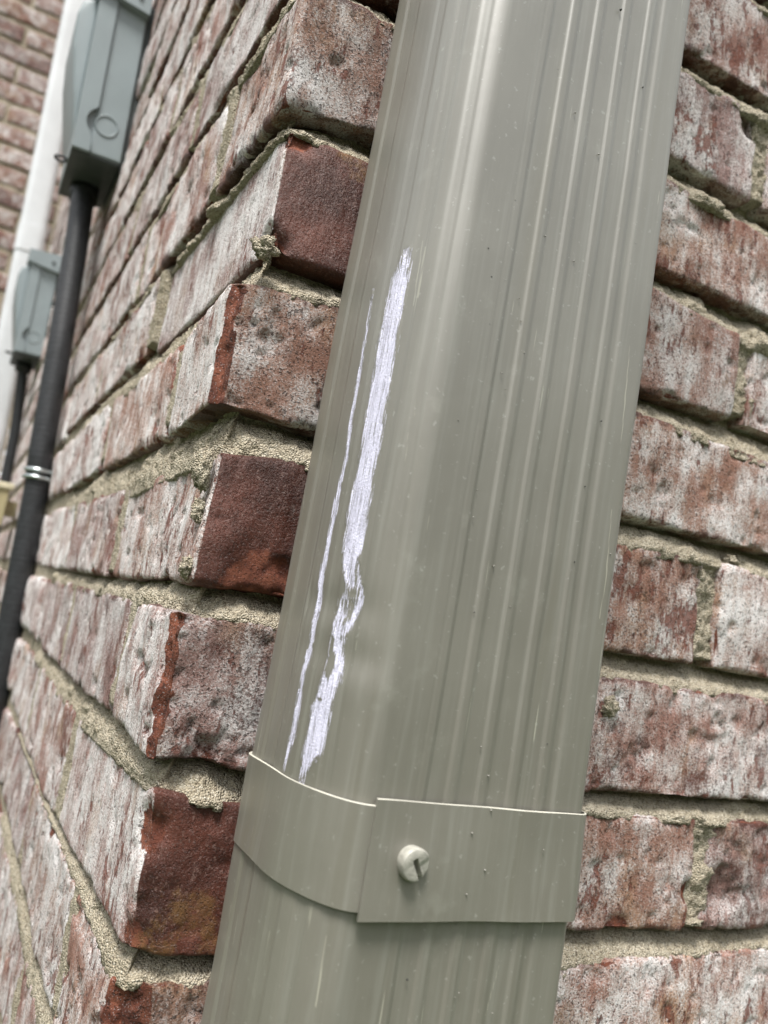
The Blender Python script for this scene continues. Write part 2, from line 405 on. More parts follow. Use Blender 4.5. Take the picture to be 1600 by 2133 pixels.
def rough_brick(x0, x1, y0, y1, r, seed, opt, fine=.0016, face='front'):
    """one weathered brick with worn arrises; returns centred mesh data"""
    Lx, Ly = x1 - x0, y1 - y0
    corner = face == 'corner'
    tx = steps(Lx, fine, True, True) if face in ('front', 'corner') else steps(Lx, fine, True, False)
    ty = steps(Ly, fine, True, True) if face in ('side', 'corner') else steps(Ly, fine, True, False)
    tz = np.linspace(0, 1, int(H_ / fine) + 1)
    I, Q = grid_box(len(tx) - 1, len(ty) - 1, len(tz) - 1)
    L = np.stack([tx[I[:, 0]] * Lx, ty[I[:, 1]] * Ly, tz[I[:, 2]] * H_], -1)
    W = L + np.array([x0, y0, r * P_]) + seed * .731
    half = np.array([Lx, Ly, H_]) / 2
    rad = .0026 + .0022 * fbm(W, 32, 3, seed) + .0045 * sstep(.30, .9, fbm(W, 45, 2, seed + 5))
    rad = np.clip(rad * opt.get('rad', 1.0), .0007, .011)
    C = L - half; q = np.clip(C, -(half - rad[:, None]), half - rad[:, None]); d = C - q
    n = np.linalg.norm(d, axis=1); n[n < 1e-9] = 1e-9; N = d / n[:, None]
    Pn = q + N * rad[:, None]
    cut = np.maximum(n - rad, 0)
    chip = sstep(.0005, .0022, cut) * (.22 + .6 * sstep(-.1, .3, fbm(W, 45, 2, seed + 9)))
    # broken corner arris
    ch = opt.get('chamfer', 0)
    X = Pn[:, 0] + half[0]; Y = Pn[:, 1] + half[1]; Z = Pn[:, 2] + half[2]
    if ch:
        c = ch * (1 + .35 * fbm(W * [1, 1, 1], 70, 3, seed + 21)) * (1 + opt.get('chz', 0) * (.5 - Z / H_) * 2)
        s = X * opt.get('cx', 1.0) + Y; m = s < c
        k = (c - s) / (opt.get('cx', 1.0) ** 2 + 1)
        X = np.where(m, X + k * opt.get('cx', 1.0), X); Y = np.where(m, Y + k, Y)
        chip = np.maximum(chip, sstep(-.0004, .0008, c - s) * 1.1)
    for (cx, cy, cz, cr, amt) in opt.get('bites', []):     # knocked-off lumps (fraction of the brick, radius, depth)
        dd = np.sqrt((X - cx * Lx) ** 2 + (Y - cy * Ly) ** 2 + (Z - cz * H_) ** 2)
        w = sstep(cr, cr * .35, dd + .002 * fbm(W, 180, 2, seed + 31))
        X = X - N[:, 0] * amt * w; Y = Y - N[:, 1] * amt * w; Z = Z - N[:, 2] * amt * w
        chip = np.maximum(chip, w * opt.get('bred', .95))
    A = np.array([1, 1, .35])
    disp = .0010 * fbm(W, 24, 3, seed + 3) + .00032 * fbm(W * A, 190, 3, seed + 4) - .0011 * sstep(.42, .8, fbm(W, 120, 2, seed + 6))
    disp = disp * opt.get('rough', 1.0)
    X = X + N[:, 0] * disp; Y = Y + N[:, 1] * disp; Z = Z + N[:, 2] * disp
    wx, wy = X + x0, Y + y0 + opt.get('proud', 0)
    wx = wx + opt.get('xoff', 0) * (np.clip(1 - Y / min(Ly, .1), -.15, 1) if ch else 1.0)
    zb = zline(r, 'b', wx, wy); zt = zline(r, 't', wx, wy)
    wz = zb + (zt - zb) * (Z / H_)
    side = sstep(.35, .75, -N[:, 0])                          # how far a point belongs to the left-hand face
    wash = opt.get('wf', .6) * (1 - side) + opt.get('wl', .7) * side
    g = opt.get('grad')
    if g: wash = wash + (1 - side) * g * (Lx and (X / Lx - .5))
    edge = np.minimum(np.minimum(Z, H_ - Z), np.minimum(np.abs(X), np.abs(Lx - X)))
    wash = wash - .22 * sstep(.006, .0, np.minimum(Z, H_ - Z)) * (fbm(W, 50, 2, seed + 40) > -.1)
    st = np.zeros(len(X))
    for (a, b, cr) in opt.get('stains', []):
        st = np.maximum(st, .8 * (1 - side) * sstep(cr * 1.25, cr * .1, np.hypot(X - a * Lx + .004 * fbm(W, 90, 3, 61), Z - b * H_ + .006 * fbm(W, 90, 3, 62))))
    V = np.stack([wx, wy, wz], -1)
    c0 = np.array([(x0 + x1) / 2, (y0 + y1) / 2, (r + .43) * P_])
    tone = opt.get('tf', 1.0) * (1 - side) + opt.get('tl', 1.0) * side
    return V - c0, Q, np.stack([np.clip(wash, 0, 1), np.clip(chip, 0, 1.2), st, tone], -1), c0

house = empty('brick_house', (0, 0, 0), 'whitewashed red brick house corner with side wall and rear wall', 'house')

# wall cores of mortar: thick slabs with the face set back from the brick faces
NEAR_S, NEAR_X, NZ0, NZ1 = .46, .42, -.27, .44        # the finely modelled mortar round the corner
TOP, BOT = 2.4, -Z0
def slab(parts): return make_mesh('mortar_core', *join_vf([box_vf(*p) for p in parts]), False)
REC = .0045
zc = lambda a: a + Z0
front_wall = obj('front_wall', slab([(.018, 1.3, .018, .19, zc(BOT) - .1, zc(TOP)),
    (NEAR_X - .003, 1.3, REC, .0178, zc(BOT) - .1, zc(TOP)), (REC, NEAR_X - .0032, REC, .0178, zc(NZ1) - .003, zc(TOP)),
    (REC, NEAR_X - .0032, REC, .0178, zc(BOT) - .1, zc(NZ0) + .003)]), MORTAR, house)
RS = .0030
side_wall = obj('side_wall', slab([(.0182, .19, .1902, FAR_Y + .01, zc(BOT) - .1, zc(TOP)),
    (RS, .018, NEAR_S - .003, FAR_Y + .005, zc(BOT) - .1, zc(TOP)), (RS, .018, .0182, NEAR_S - .0032, zc(NZ1) - .003, zc(TOP)),
    (RS, .018, .0182, NEAR_S - .0032, zc(BOT) - .1, zc(NZ0) + .003)]), MORTAR, house)
rear_wall = obj('rear_wall', slab([(-1.3, .0, FAR_Y + REC, FAR_Y + .2, zc(BOT) - .1, zc(TOP) + .6)]), MORTAR, house)

# --- looks of the bricks one can tell apart on the corner: wf / wl = lime wash on the front / side face, wl whiter to carry side light, tf darker partly as downspout shade
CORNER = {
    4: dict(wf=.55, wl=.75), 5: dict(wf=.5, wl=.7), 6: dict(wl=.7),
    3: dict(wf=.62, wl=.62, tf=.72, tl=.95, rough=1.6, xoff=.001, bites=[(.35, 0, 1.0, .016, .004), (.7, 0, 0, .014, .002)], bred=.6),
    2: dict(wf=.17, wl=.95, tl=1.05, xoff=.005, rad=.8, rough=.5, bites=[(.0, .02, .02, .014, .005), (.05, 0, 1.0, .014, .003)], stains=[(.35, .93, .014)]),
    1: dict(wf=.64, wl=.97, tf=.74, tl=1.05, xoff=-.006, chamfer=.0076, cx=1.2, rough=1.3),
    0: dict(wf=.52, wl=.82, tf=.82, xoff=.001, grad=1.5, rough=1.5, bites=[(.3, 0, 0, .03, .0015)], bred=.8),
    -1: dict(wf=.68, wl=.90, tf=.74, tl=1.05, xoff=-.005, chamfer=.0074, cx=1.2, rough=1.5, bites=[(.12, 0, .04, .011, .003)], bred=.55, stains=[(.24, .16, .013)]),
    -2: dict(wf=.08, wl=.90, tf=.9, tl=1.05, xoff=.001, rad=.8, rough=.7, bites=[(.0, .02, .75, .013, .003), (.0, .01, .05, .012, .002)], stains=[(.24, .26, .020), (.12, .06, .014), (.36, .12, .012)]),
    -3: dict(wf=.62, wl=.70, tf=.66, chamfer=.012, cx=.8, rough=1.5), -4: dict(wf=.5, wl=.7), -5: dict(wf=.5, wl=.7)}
RIGHT = {   # bricks right of the downspout, by row: wash, tone, stains
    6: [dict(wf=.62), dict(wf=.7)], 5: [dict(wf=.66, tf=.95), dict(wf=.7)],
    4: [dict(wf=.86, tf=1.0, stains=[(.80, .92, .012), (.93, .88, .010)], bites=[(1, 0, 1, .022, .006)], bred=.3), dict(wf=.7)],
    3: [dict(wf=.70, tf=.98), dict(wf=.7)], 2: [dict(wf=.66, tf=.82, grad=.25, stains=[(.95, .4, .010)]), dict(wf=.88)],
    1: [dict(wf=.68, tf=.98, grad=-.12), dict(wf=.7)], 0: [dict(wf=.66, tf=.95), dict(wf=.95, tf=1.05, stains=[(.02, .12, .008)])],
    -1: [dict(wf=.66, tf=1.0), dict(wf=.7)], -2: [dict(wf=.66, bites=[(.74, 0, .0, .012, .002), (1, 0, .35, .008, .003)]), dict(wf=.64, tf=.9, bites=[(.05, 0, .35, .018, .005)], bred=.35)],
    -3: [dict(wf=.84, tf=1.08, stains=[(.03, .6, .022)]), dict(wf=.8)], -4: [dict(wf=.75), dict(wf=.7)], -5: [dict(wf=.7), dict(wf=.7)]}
RIGHT_END = {4: .285, 2: .285, 0: .277, -2: .290}
LEFT_END = {2: .201, 0: .174, -2: .186}

def add_brick(data, parent, name='brick'):
    V, Q, A, c0 = data
    return obj(name, make_mesh('brick', V, Q, True, A), BRICK, parent, (c0[0], c0[1], c0[2] + Z0))

used_front, used_side = [], []
HEADS = {}
for r in range(-5, 8):
    even = r % 2 == 0
    opt = CORNER.get(r, dict(wf=.55, wl=.7)); sd_ = 100 + r * 7
    le = LEFT_END.get(r, .191) if even else .093 + rng.uniform(-.002, .002)
    fe = .092 if even else .193
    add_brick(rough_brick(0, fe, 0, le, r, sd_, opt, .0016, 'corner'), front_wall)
    # along the side wall
    HD_ = HEADS.setdefault(r, [])
    s = le + rng.uniform(.010, .013)
    HD_.append((-s, -le))
    for kx in range(2):
        L = .193 + rng.uniform(-.006, .004)
        o = dict(wl=rng.uniform(.66, 1.0), tl=rng.uniform(.9, 1.12), rough=1.2, xoff=rng.uniform(-.0018, .0018), bites=[(0, rng.random(), rng.choice([0, 1]), rng.uniform(.006, .012), .002)])  # pale wash also carries the brighter light on the side wall
        add_brick(rough_brick(0, .07, s, s + L, r, sd_ + 900 + kx, o, .0019, 'side'), side_wall)
        s2 = s + L; s = s2 + rng.uniform(.009, .013); HD_.append((-s, -s2))
    used_side.append((r, s))
    # along the front wall
    x = fe + .010; HD_.append((fe, x)); RO = RIGHT.get(r, [dict(wf=.7), dict(wf=.7)])
    for kx in range(2):
        e = (RIGHT_END.get(r, .286) if kx == 0 else x + .192) if even else x + .193
        o = dict(RO[kx]); o.setdefault('proud', rng.uniform(-.0012, .0012)); o.setdefault('rough', 1.25)
        add_brick(rough_brick(x, e, 0, .07, r, sd_ + 1700 + kx, o, .0017, 'front'), front_wall)
        x = e + rng.uniform(.011, .014); HD_.append((e, x))
        if x > .40: break
    used_front.append((r, x))

# finely modelled mortar joints wrapping the corner
def corner_mortar():
    st = .0012
    u = np.arange(-NEAR_S, NEAR_X + st, st); z = np.arange(NZ0, NZ1 + st, st)
    U, Zg = np.meshgrid(u, z, indexing='ij'); nU, nZ = U.shape; U = U.ravel(); Zg = Zg.ravel()
    a = np.maximum(-U, 0); b = np.maximum(U, 0)
    rows = range(-6, 9)
    side = U < 0
    rec = np.full(len(U), .013)
    for r in rows:                                    # head joints between bricks of one course
        inr = (Zg > zline(r, 'b', b, a) - .004) & (Zg < zline(r, 't', b, a) + .004)
        for (p0, p1) in HEADS.get(r, []):
            w = .5 * (p1 - p0) + .0045; c = .5 * (p0 + p1)
            rec = np.where(inr & (np.abs(U - c) < w), np.where(side, .0004, .0034), rec)
    for r in rows:                                    # bed joint below brick row r
        top = zline(r, 'b', b, a); bot = zline(r - 1, 't', b, a)
        t = (Zg - bot) / np.maximum(top - bot, .003)
        m = (t > -.35) & (t < 1.35)
        prof = np.where(side, .0002 + .0062 * np.clip(t, 0, 1) ** 1.5, .0012 + .0125 * np.clip(t, 0, 1) ** 1.1)
        xo = lambda q: CORNER.get(q, {}).get('xoff', 0.0) * (not CORNER.get(q, {}).get('chamfer'))
        prof = prof + np.where(side & (a < .2), .5 * max(xo(r), 0) + .5 * max(xo(r - 1), 0), 0)
        rec = np.where(m, prof, rec)
    Pn = np.stack([b, a, Zg], -1)
    nz = .0012 * fbm(Pn, 45, 3, 71) + .0011 * fbm(Pn, 190, 3, 72) + .0010 * vnoise(Pn, 430, 73) + .0008 * vnoise(Pn, 780, 74)
    blob = sstep(.40, .9, fbm(Pn, 38, 2, 77)) * .0028
    rec = rec + np.where(rec > .0125, .3, np.where(side & (rec < .0008), .45, 1.0)) * (nz - blob)
    e = .006 * np.exp(-np.abs(U) / .007)
    X = b + np.where(U > 0, e * 0, 0) + np.where(U <= 0, rec + e, 0) + np.where(U > 0, np.maximum(rec + e - b, 0) * 0, 0)
    # blend the two set-backs smoothly across the arris
    wl = sstep(.010, -.010, U)
    X = b + wl * (rec + e); Y = a + (1 - wl) * (rec + e)
    X = X + (1 - wl) * e * .5; Y = Y + wl * e * .5
    V = np.stack([X, Y, Zg + Z0], -1)
    i, j = np.meshgrid(np.arange(nU - 1), np.arange(nZ - 1), indexing='ij'); i = i.ravel(); j = j.ravel()
    Q = np.stack([i * nZ + j, (i + 1) * nZ + j, (i + 1) * nZ + j + 1, i * nZ + j + 1], -1)
    return make_mesh('corner_mortar', V, Q)
obj('mortar_joints', corner_mortar(), MORTAR, house)

# --- plainer bricks farther along: a few shared shapes
def plain_meshes(L, n, washes=(.72, .92, .84, .98, .66, .8), tone=1.0):
    out = []
    for i in range(n):
        V, Q, A, c0 = rough_brick(0, L, 0, .06, 40 + i, 500 + i * 13 + int(L * 1000), dict(wf=.5, wl=.5, rough=1.5, rad=1.2), .0062, 'front')
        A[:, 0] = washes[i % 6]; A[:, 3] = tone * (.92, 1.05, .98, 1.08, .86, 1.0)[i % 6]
        A[:, 1] *= .9
        out.append(make_mesh('plain_brick', V, Q, True, A))
    return out
ST = plain_meshes(.193, 6); HD = plain_meshes(.092, 3)
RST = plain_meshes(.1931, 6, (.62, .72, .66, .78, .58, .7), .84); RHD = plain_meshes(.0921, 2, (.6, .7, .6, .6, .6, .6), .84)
for m_ in ST + HD + RST + RHD: m_.materials.append(BRICK)

def in_frame(p, pad=.06):
    d = Vector(p) - CAM; z = d.dot(fw)
    if z < .02: return False
    x = d.dot(rr) / z * 1685.9 / 1600; y = d.dot(uu) / z * 1685.9 / 2133
    return abs(x) < .5 + pad and abs(y) < .5 + pad

far = {'front': [], 'side': [], 'rear': []}
def far_brick(kind, c, L, parent, rotz):
    vis = any(in_frame(Vector(c) + Vector((math.cos(rotz) * s * L / 2, math.sin(rotz) * s * L / 2, h))) for s in (-1, 0, 1) for h in (-.03, .03))
    if vis:
        me = rng.choice((RST if L > .15 else RHD) if kind == 'rear' else (ST if L > .15 else HD))
        o = bpy.data.objects.new('brick', me); link(o, parent); o.location = c
        o.rotation_euler = (rng.uniform(-.006, .006), rng.uniform(-.008, .008), rotz + rng.uniform(-.006, .006))
        o.scale = (L / (.193 if L > .15 else .092), 1, rng.uniform(.945, .975))
    else: far[kind].append((c, L, rotz))

for r in range(int(-(Z0) / P_), int(TOP / P_)):
    z = (r + .43) * P_ + Z0
    jit = lambda: rng.uniform(-.0015, .0015)
    d = dict(used_side)
    s = d.get(r)
    if s is None:
        s = .102 if r % 2 else .0
        if r % 2:                                           # corner bricks above and below
            far_brick('front', (.0965, .03, z), .193, front_wall, 0.0); far_brick('side', (.031, .07, z), .06, side_wall, -math.pi / 2)
        else: far_brick('front', (.046, .03, z), .092, front_wall, 0.0); s = .066
    while s < FAR_Y - .02:
        L = min(.193, FAR_Y - .006 - s)
        if L < .05: break
        far_brick('side', (.029 + jit(), s + L / 2, z + jit()), L, side_wall, -math.pi / 2); s += L + .0105
    x = dict(used_front).get(r, (.203 if r % 2 else .102))
    while x < 1.25:
        far_brick('front', (x + .0965, .03 + jit(), z + jit()), .193, front_wall, 0.0); x += .2035
for r in range(int(-(Z0) / P_), int((TOP + .55) / P_)):
    z = (r + .43) * P_ + Z0 + .02; x = -.012 - (.10 if r % 2 else 0)
    if r % 2: far_brick('rear', (-.055, FAR_Y + .03, z), .092, rear_wall, 0.0)
    x = -.112 if r % 2 else -.010
    while x > -1.2:
        far_brick('rear', (x - .0965, FAR_Y + .03 + rng.uniform(-.002, .002), z + rng.uniform(-.0015, .0015)), .193, rear_wall, 0.0); x -= .2035

bv, bf = box_vf(-.5, .5, -.03, .03, -.0288, .0288, 0.0)
for kind, parent in (('front', front_wall), ('side', side_wall), ('rear', rear_wall)):
    L_ = far[kind]
    if not L_: continue
    B = np.array(bv); parts = []
    VV, FF = [], []
    for c, L, rz in L_:
        b = B * [L, 1, 1]; cs, sn = math.cos(rz), math.sin(rz)
        w = np.stack([b[:, 0] * cs - b[:, 1] * sn + c[0], b[:, 0] * sn + b[:, 1] * cs + c[1], b[:, 2] + c[2]], -1)
        n = len(VV) * len(bv); VV.append(w); FF += [[i + n for i in f] for f in bf]
    VV = np.concatenate(VV)
    me = make_mesh('brick_field', VV, FF, False, np.tile([[.72, 0, 0, 1.0]], (len(VV), 1)))
    o = obj('bricks_beyond', me, BRICK, parent); o['kind'] = 'stuff'

# --- mortar droppings clinging to the bricks
def lump(c, s, seed, parent=house, name='mortar_lump'):
    nu, nv = 36, 22
    a = np.linspace(0, 2 * np.pi, nu, endpoint=False); b = np.linspace(.02, np.pi - .02, nv)
    A, B = np.meshgrid(a, b, indexing='ij'); D = np.stack([np.cos(A) * np.sin(B), np.sin(A) * np.sin(B), np.cos(B)], -1).reshape(-1, 3)
    rad = 1 + .35 * fbm(D, 1.7, 3, seed) + .22 * fbm(D, 5, 2, seed + 3)
    V = D * rad[:, None] * np.array(s)
    Q = np.array([[i * nv + j, ((i + 1) % nu) * nv + j, ((i + 1) % nu) * nv + j + 1, i * nv + j + 1] for i in range(nu) for j in range(nv - 1)])
    obj(name, make_mesh('mortar_lump', V, Q), MORTAR, parent, (c[0], c[1], c[2] + Z0))

# ------------------------------------------------------------------ downspout
LEAN = math.atan(.0225)
XR, ZR = .1353, -.0595                              # right-hand edge of the front face at the strap's top
SPW, SPD, YB = .1035, .074, -.006                   # width, depth, back of the pipe
YF = YB - SPD

def base_profile(off=0.0, rl=.017, rr_=.0045, n=28):
    """outline (x from the right edge, y) walked from the back right round the front to the back left"""
    x0, x1, y0, y1 = -SPW - off, off, YF - off, YB + off
    pts = []
    def arc(cx, cy, r, a0, a1, k, ry=None):
        for t in np.linspace(a0, a1, k): pts.append((cx + r * math.cos(t), cy + (ry or r) * math.sin(t)))
    r1, r2, r3 = rr_ + off, rl + off, .008 + off
    arc(x1 - r1, y1 - r1, r1, math.pi / 2, 0, 5)
    arc(x1 - r1, y0 + r1, r1, 0, -math.pi / 2, 10)
    arc(x0 + r2, y0 + 2.1 * r2, r2, -math.pi / 2, -math.pi, n, 2.1 * r2)
    arc(x0 + r3, y1 - r3, r3, math.pi, math.pi / 2, 8)
    return np.array(pts)

def resample(pts, ds):
    pts = np.vstack([pts, pts[:1]])
    seg = np.linalg.norm(np.diff(pts, axis=0), axis=1); s = np.concatenate([[0], np.cumsum(seg)])
    n = int(s[-1] / ds); t = np.linspace(0, s[-1], n, endpoint=False)
    out = np.stack([np.interp(t, s, pts[:, 0]), np.interp(t, s, pts[:, 1])], -1)
    return out, t

RIDGES = (-.0725, -.0608, -.0490, -.0362, -.0238)     # pressed ribs on the front face, from the right edge
def pipe_profile(ds=.00055):
    P, s = resample(base_profile(), ds)
    T = np.roll(P, -1, 0) - np.roll(P, 1, 0); T /= np.linalg.norm(T, axis=1)[:, None]
    N = np.stack([-T[:, 1], T[:, 0]], -1)               # inward/outward fixed below
    c = P.mean(0); sg = np.sign(((P - c) * N).sum(1)); N = N * sg[:, None]
    x, y = P[:, 0], P[:, 1]
    front = (y < YF + .0012) & (x > -SPW + .012) & (x < -.004)
    dep = np.zeros(len(P))
    lo, hi = RIDGES[0] - .0, RIDGES[-1] + .0075
    base = sstep(lo - .0006, lo + .0006, x) * sstep(hi + .001, hi - .001, x)
    rib = np.zeros(len(P))
    for q in RIDGES[1:]: rib = np.maximum(rib, sstep(q - .0006, q + .0003, x) * sstep(q + .0052, q + .0024, x))
    rib = np.maximum(rib, sstep(RIDGES[0] + .0046, RIDGES[0] + .0026, x) * sstep(RIDGES[0] - .0006, RIDGES[0] + .0004, x))
    dep = np.where(front, base * (1 - rib) * .0007, 0)
    # left side: shallow flutes, and fine creases round the corner
    left = x < -SPW + .0008
    for q in (YB - .022,):
        dep = np.where(left, np.maximum(dep, .0006 * sstep(.0075, .0045, np.abs(y - q))), dep)
    ang = np.arctan2((y - (YF + .0357)) / 2.1, x - (-SPW + .017))
    inarc = (x < -SPW + .017) & (y < YF + .0357)
    for q in (-2.85, -2.45, -2.05):
        dep = np.where(inarc, np.maximum(dep, .00035 * sstep(.12, .05, np.abs(ang - q))), dep)
    dep = np.where((x >= -SPW + .012) & (x < -SPW + .0155) & front, dep, dep)
    return P - N * dep[:, None], N, s, P

# scrapes on the paint: (profile length s, height z) centre lines with half widths, in metres on the pipe's own surface
SCRAPES = [[(0.18699, 0.124, 0.00248), (0.18671, 0.1213, 0.0033), (0.18781, 0.1171, 0.00441), (0.18809, 0.1117, 0.00468), (0.18864, 0.1042, 0.00523), (0.18864, 0.0949, 0.00523), (0.18836, 0.0883, 0.00551), (0.18836, 0.0805, 0.00551), (0.18836, 0.0736, 0.00551), (0.18864, 0.067, 0.00523), (0.18809, 0.0592, 0.00523), (0.18754, 0.0517, 0.00523), (0.18809, 0.0439, 0.00523), (0.18836, 0.0364, 0.00551), (0.18809, 0.028, 0.00578), (0.18726, 0.0202, 0.00551), (0.18754, 0.0127, 0.00413), (0.18533, 0.0073, 0.00248), (0.18285, 0.0031, 0.0022)], [(0.18561, 0.0028, 0.0011), (0.18671, 0.0001, 0.00275), (0.18726, -0.0041, 0.0033), (0.18671, -0.0095, 0.00275), (0.18671, -0.0131, 0.00275), (0.18616, -0.0167, 0.0033), (0.18561, -0.0194, 0.00386), (0.18506, -0.0227, 0.00441), (0.18533, -0.026, 0.00468), (0.18671, -0.0302, 0.00441), (0.18809, -0.0359, 0.00523), (0.18809, -0.0428, 0.00523), (0.18864, -0.0482, 0.00523), (0.19001, -0.0527, 0.00386), (0.19112, -0.0566, 0.0022), (0.19167, -0.0581, 0.00165)], [(0.18285, 0.013, 0.0003), (0.1812, 0.007, 0.00083), (0.179, 0.0022, 0.0011), (0.17955, -0.0014, 0.00138), (0.18065, -0.005, 0.00165), (0.18285, -0.0092, 0.00138), (0.18396, -0.0122, 0.00083)], [(0.20433, 0.1132, 0.0003), (0.20323, 0.0988, 0.00055), (0.20378, 0.0916, 0.00055), (0.20323, 0.0772, 0.00138), (0.20378, 0.0652, 0.00138), (0.20158, 0.0526, 0.0011), (0.20323, 0.0364, 0.00138), (0.20323, 0.0202, 0.00165), (0.20378, 0.0106, 0.00165), (0.20268, -0.0026, 0.00193), (0.20213, -0.0128, 0.00193), (0.20268, -0.0218, 0.00193), (0.20323, -0.026, 0.00138), (0.20268, -0.035, 0.00165), (0.20213, -0.047, 0.0022), (0.20323, -0.0524, 0.00138), (0.20378, -0.0566, 0.00055)]]
HAIRS = [[(0.17845, 0.1258), (0.1779, 0.1042), (0.1779, 0.0844)], [(0.1801, 0.1282), (0.179, 0.103)], [(0.1757, 0.0988), (0.17294, 0.0814), (0.17074, 0.0634)], [(0.17184, 0.058), (0.17074, 0.0436), (0.17074, 0.0352)], [(0.1779, 0.1312), (0.17735, 0.106)], [(0.23683, 0.0472), (0.23022, 0.0232)], [(0.20213, -0.056), (0.20599, -0.0656), (0.20433, -0.0812)], [(0.16964, -0.1004), (0.16909, -0.1208)], [(0.10354, -0.1094), (0.1063, -0.1256)], [(0.08206, 0.052), (0.08041, 0.025), (0.08096, 0.0106)], [(0.08482, 0.1156), (0.08206, 0.0724)], [(0.17735, -0.0116), (0.17735, -0.0152)], [(0.19387, -0.1076), (0.19387, -0.1178)]]
HOLES = [(0.18726, -0.0218, 0.0022, 0.0048), (0.18836, -0.0152, 0.0011, 0.0036), (0.18285, 0.0028, 0.00165, 0.0018), (0.18946, -0.0332, 0.00165, 0.0006)]

def pipe_mesh():
    P, N, s, P0 = pipe_profile()
    zs = np.concatenate([np.linspace(-Z0 + .12, -.18, 12), np.arange(-.17, .335, .0009), np.linspace(.345, TOP - .05, 12)])
    n, m = len(P), len(zs)
    Zg = np.repeat(zs, n); X = np.tile(P[:, 0], m); Y = np.tile(P[:, 1], m); S = np.tile(s, m)
    NX = np.tile(N[:, 0], m); NY = np.tile(N[:, 1], m)
    W = np.stack([X, Y, Zg], -1)
    d = .00035 * fbm(W, 16, 2, 300) + .00012 * fbm(W * [1, 1, .25], 70, 2, 301)
    # dents: (x, z, radius, depth)
    for (dx, dz, r, a) in ((-.0985, -.018, .006, .0007), (-.1015, -.002, .006, .0007), (-.094, -.026, .007, -.0003)):
        q = np.hypot(X - dx, (Zg - dz)); d = d - np.where(Y < YB - .03, a * np.exp(-(q / r) ** 2), 0)
    scr = np.zeros(len(X)); hair = np.zeros(len(X))
    ww = np.stack([S, Zg, S * 0], -1)
    for line in SCRAPES:
        L = np.array(line); zz = L[:, 1]; o = np.argsort(zz); L = L[o]
        c = np.interp(Zg, L[:, 1], L[:, 0]); w = 1.0 * np.interp(Zg, L[:, 1], L[:, 2])
        w = w * (1 + .10 * vnoise(ww * [1, .5, 1], 260, 5)) + .00012 * vnoise(ww, 900, 6)
        inside = (Zg > L[0, 1] - .003) & (Zg < L[-1, 1] + .003)
        fade = sstep(L[0, 1] - .003, L[0, 1] + .004, Zg) * sstep(L[-1, 1] + .003, L[-1, 1] - .016, Zg)
        scr = np.maximum(scr, np.where(inside, sstep(w + .0012, w - np.minimum(.0020, w * .7 + .0002), np.abs(S - c)) * (.42 + .46 * fade), 0))
    for (hs_, hz, hw, hh) in HOLES:
        scr = scr * (1 - sstep(1.15, .8, np.hypot((S - hs_) / hw, (Zg - hz) / hh)))
    for line in HAIRS:
        L = np.array(line); L = L[np.argsort(L[:, 1])]
        c = np.interp(Zg, L[:, 1], L[:, 0])
        hair = np.maximum(hair, np.where((Zg > L[0, 1]) & (Zg < L[-1, 1]), sstep(.00055, .0001, np.abs(S - c)) * (.6 + .5 * vnoise(ww, 90, 8)), 0))
    d = d - .00022 * scr + .0003 * sstep(.05, .35, scr) * sstep(.75, .4, scr) * (vnoise(ww * [1, .35, 1], 900, 12) > 0)
    X = X + NX * d; Y = Y + NY * d
    i, j = np.meshgrid(np.arange(m - 1), np.arange(n), indexing='ij'); i = i.ravel(); j = j.ravel()
    Q = np.stack([i * n + j, (i + 1) * n + j, (i + 1) * n + (j + 1) % n, i * n + (j + 1) % n], -1)
    return make_mesh('downspout_pipe', np.stack([X, Y, Zg - ZR], -1), Q, True, np.stack([scr, hair, scr * 0, scr * 0 + 1], -1))

spout = empty('downspout', (XR, 0, Z0 + ZR), 'scraped taupe painted metal downspout strapped to the brick wall', 'downspout')
spout.rotation_euler = (0, LEAN, 0)
pipe = obj('pipe', pipe_mesh(), PAINT, spout)

def band_mesh(name, off, thick, i0, i1, z0, z1, wob=0, flare=.0006):
    """metal strap following the pipe's outline from fraction i0 to i1"""
    P, s = resample(base_profile(off), .0008)
    k0, k1 = int(i0 * len(P)), int(i1 * len(P)); P = P[k0:k1]
    T = np.gradient(P, axis=0); T /= np.linalg.norm(T, axis=1)[:, None]; N = np.stack([-T[:, 1], T[:, 0]], -1)
    c = np.array([-SPW / 2, (YF + YB) / 2]); N *= np.sign(((P - c) * N).sum(1))[:, None]
    sec = [(0, z0), (thick, z0), (thick, z1), (0, z1)]
    b = .00016
    sec = [(0, z0), (thick - b, z0), (thick, z0 + b), (thick, z0 + (z1 - z0) * .33), (thick, z0 + (z1 - z0) * .66), (thick, z1 - b), (thick - b, z1), (0, z1)]
    n, m = len(P), len(sec); V = []
    arc = np.arange(n) * .0008
    for i in range(n):
        w = .00018 * math.sin(arc[i] * 40 + wob) + .00008 * math.sin(arc[i] * 170 + wob)
        for (o, z) in sec:
            q = P[i] + N[i] * (o + flare * max(0.0, -N[i][1]) ** 2 * (z1 - z) / (z1 - z0) + (.0003 * math.sin(arc[i] * 90 + z * 120) if o > 0 else 0)); V.append((q[0], q[1], z - ZR + w))
    F = [[i * m + j, (i + 1) * m + j, (i + 1) * m + (j + 1) % m, i * m + (j + 1) % m] for i in range(n - 1) for j in range(m)]
    F += [list(range(m)), [(n - 1) * m + j for j in range(m)][::-1]]
    me = make_mesh(name, np.array(V), F, True)
    me.materials.append(PAINT2); me.materials.append(EDGE)
    idx = [0] * len(me.polygons)
    for i in range(n - 1):
        for j in (5, 6): idx[i * m + j] = 1                   # paler top edge
    me.polygons.foreach_set('material_index', idx)
    if hasattr(me, 'set_sharp_from_angle'): me.set_sharp_from_angle(angle=math.radians(35))
    return me

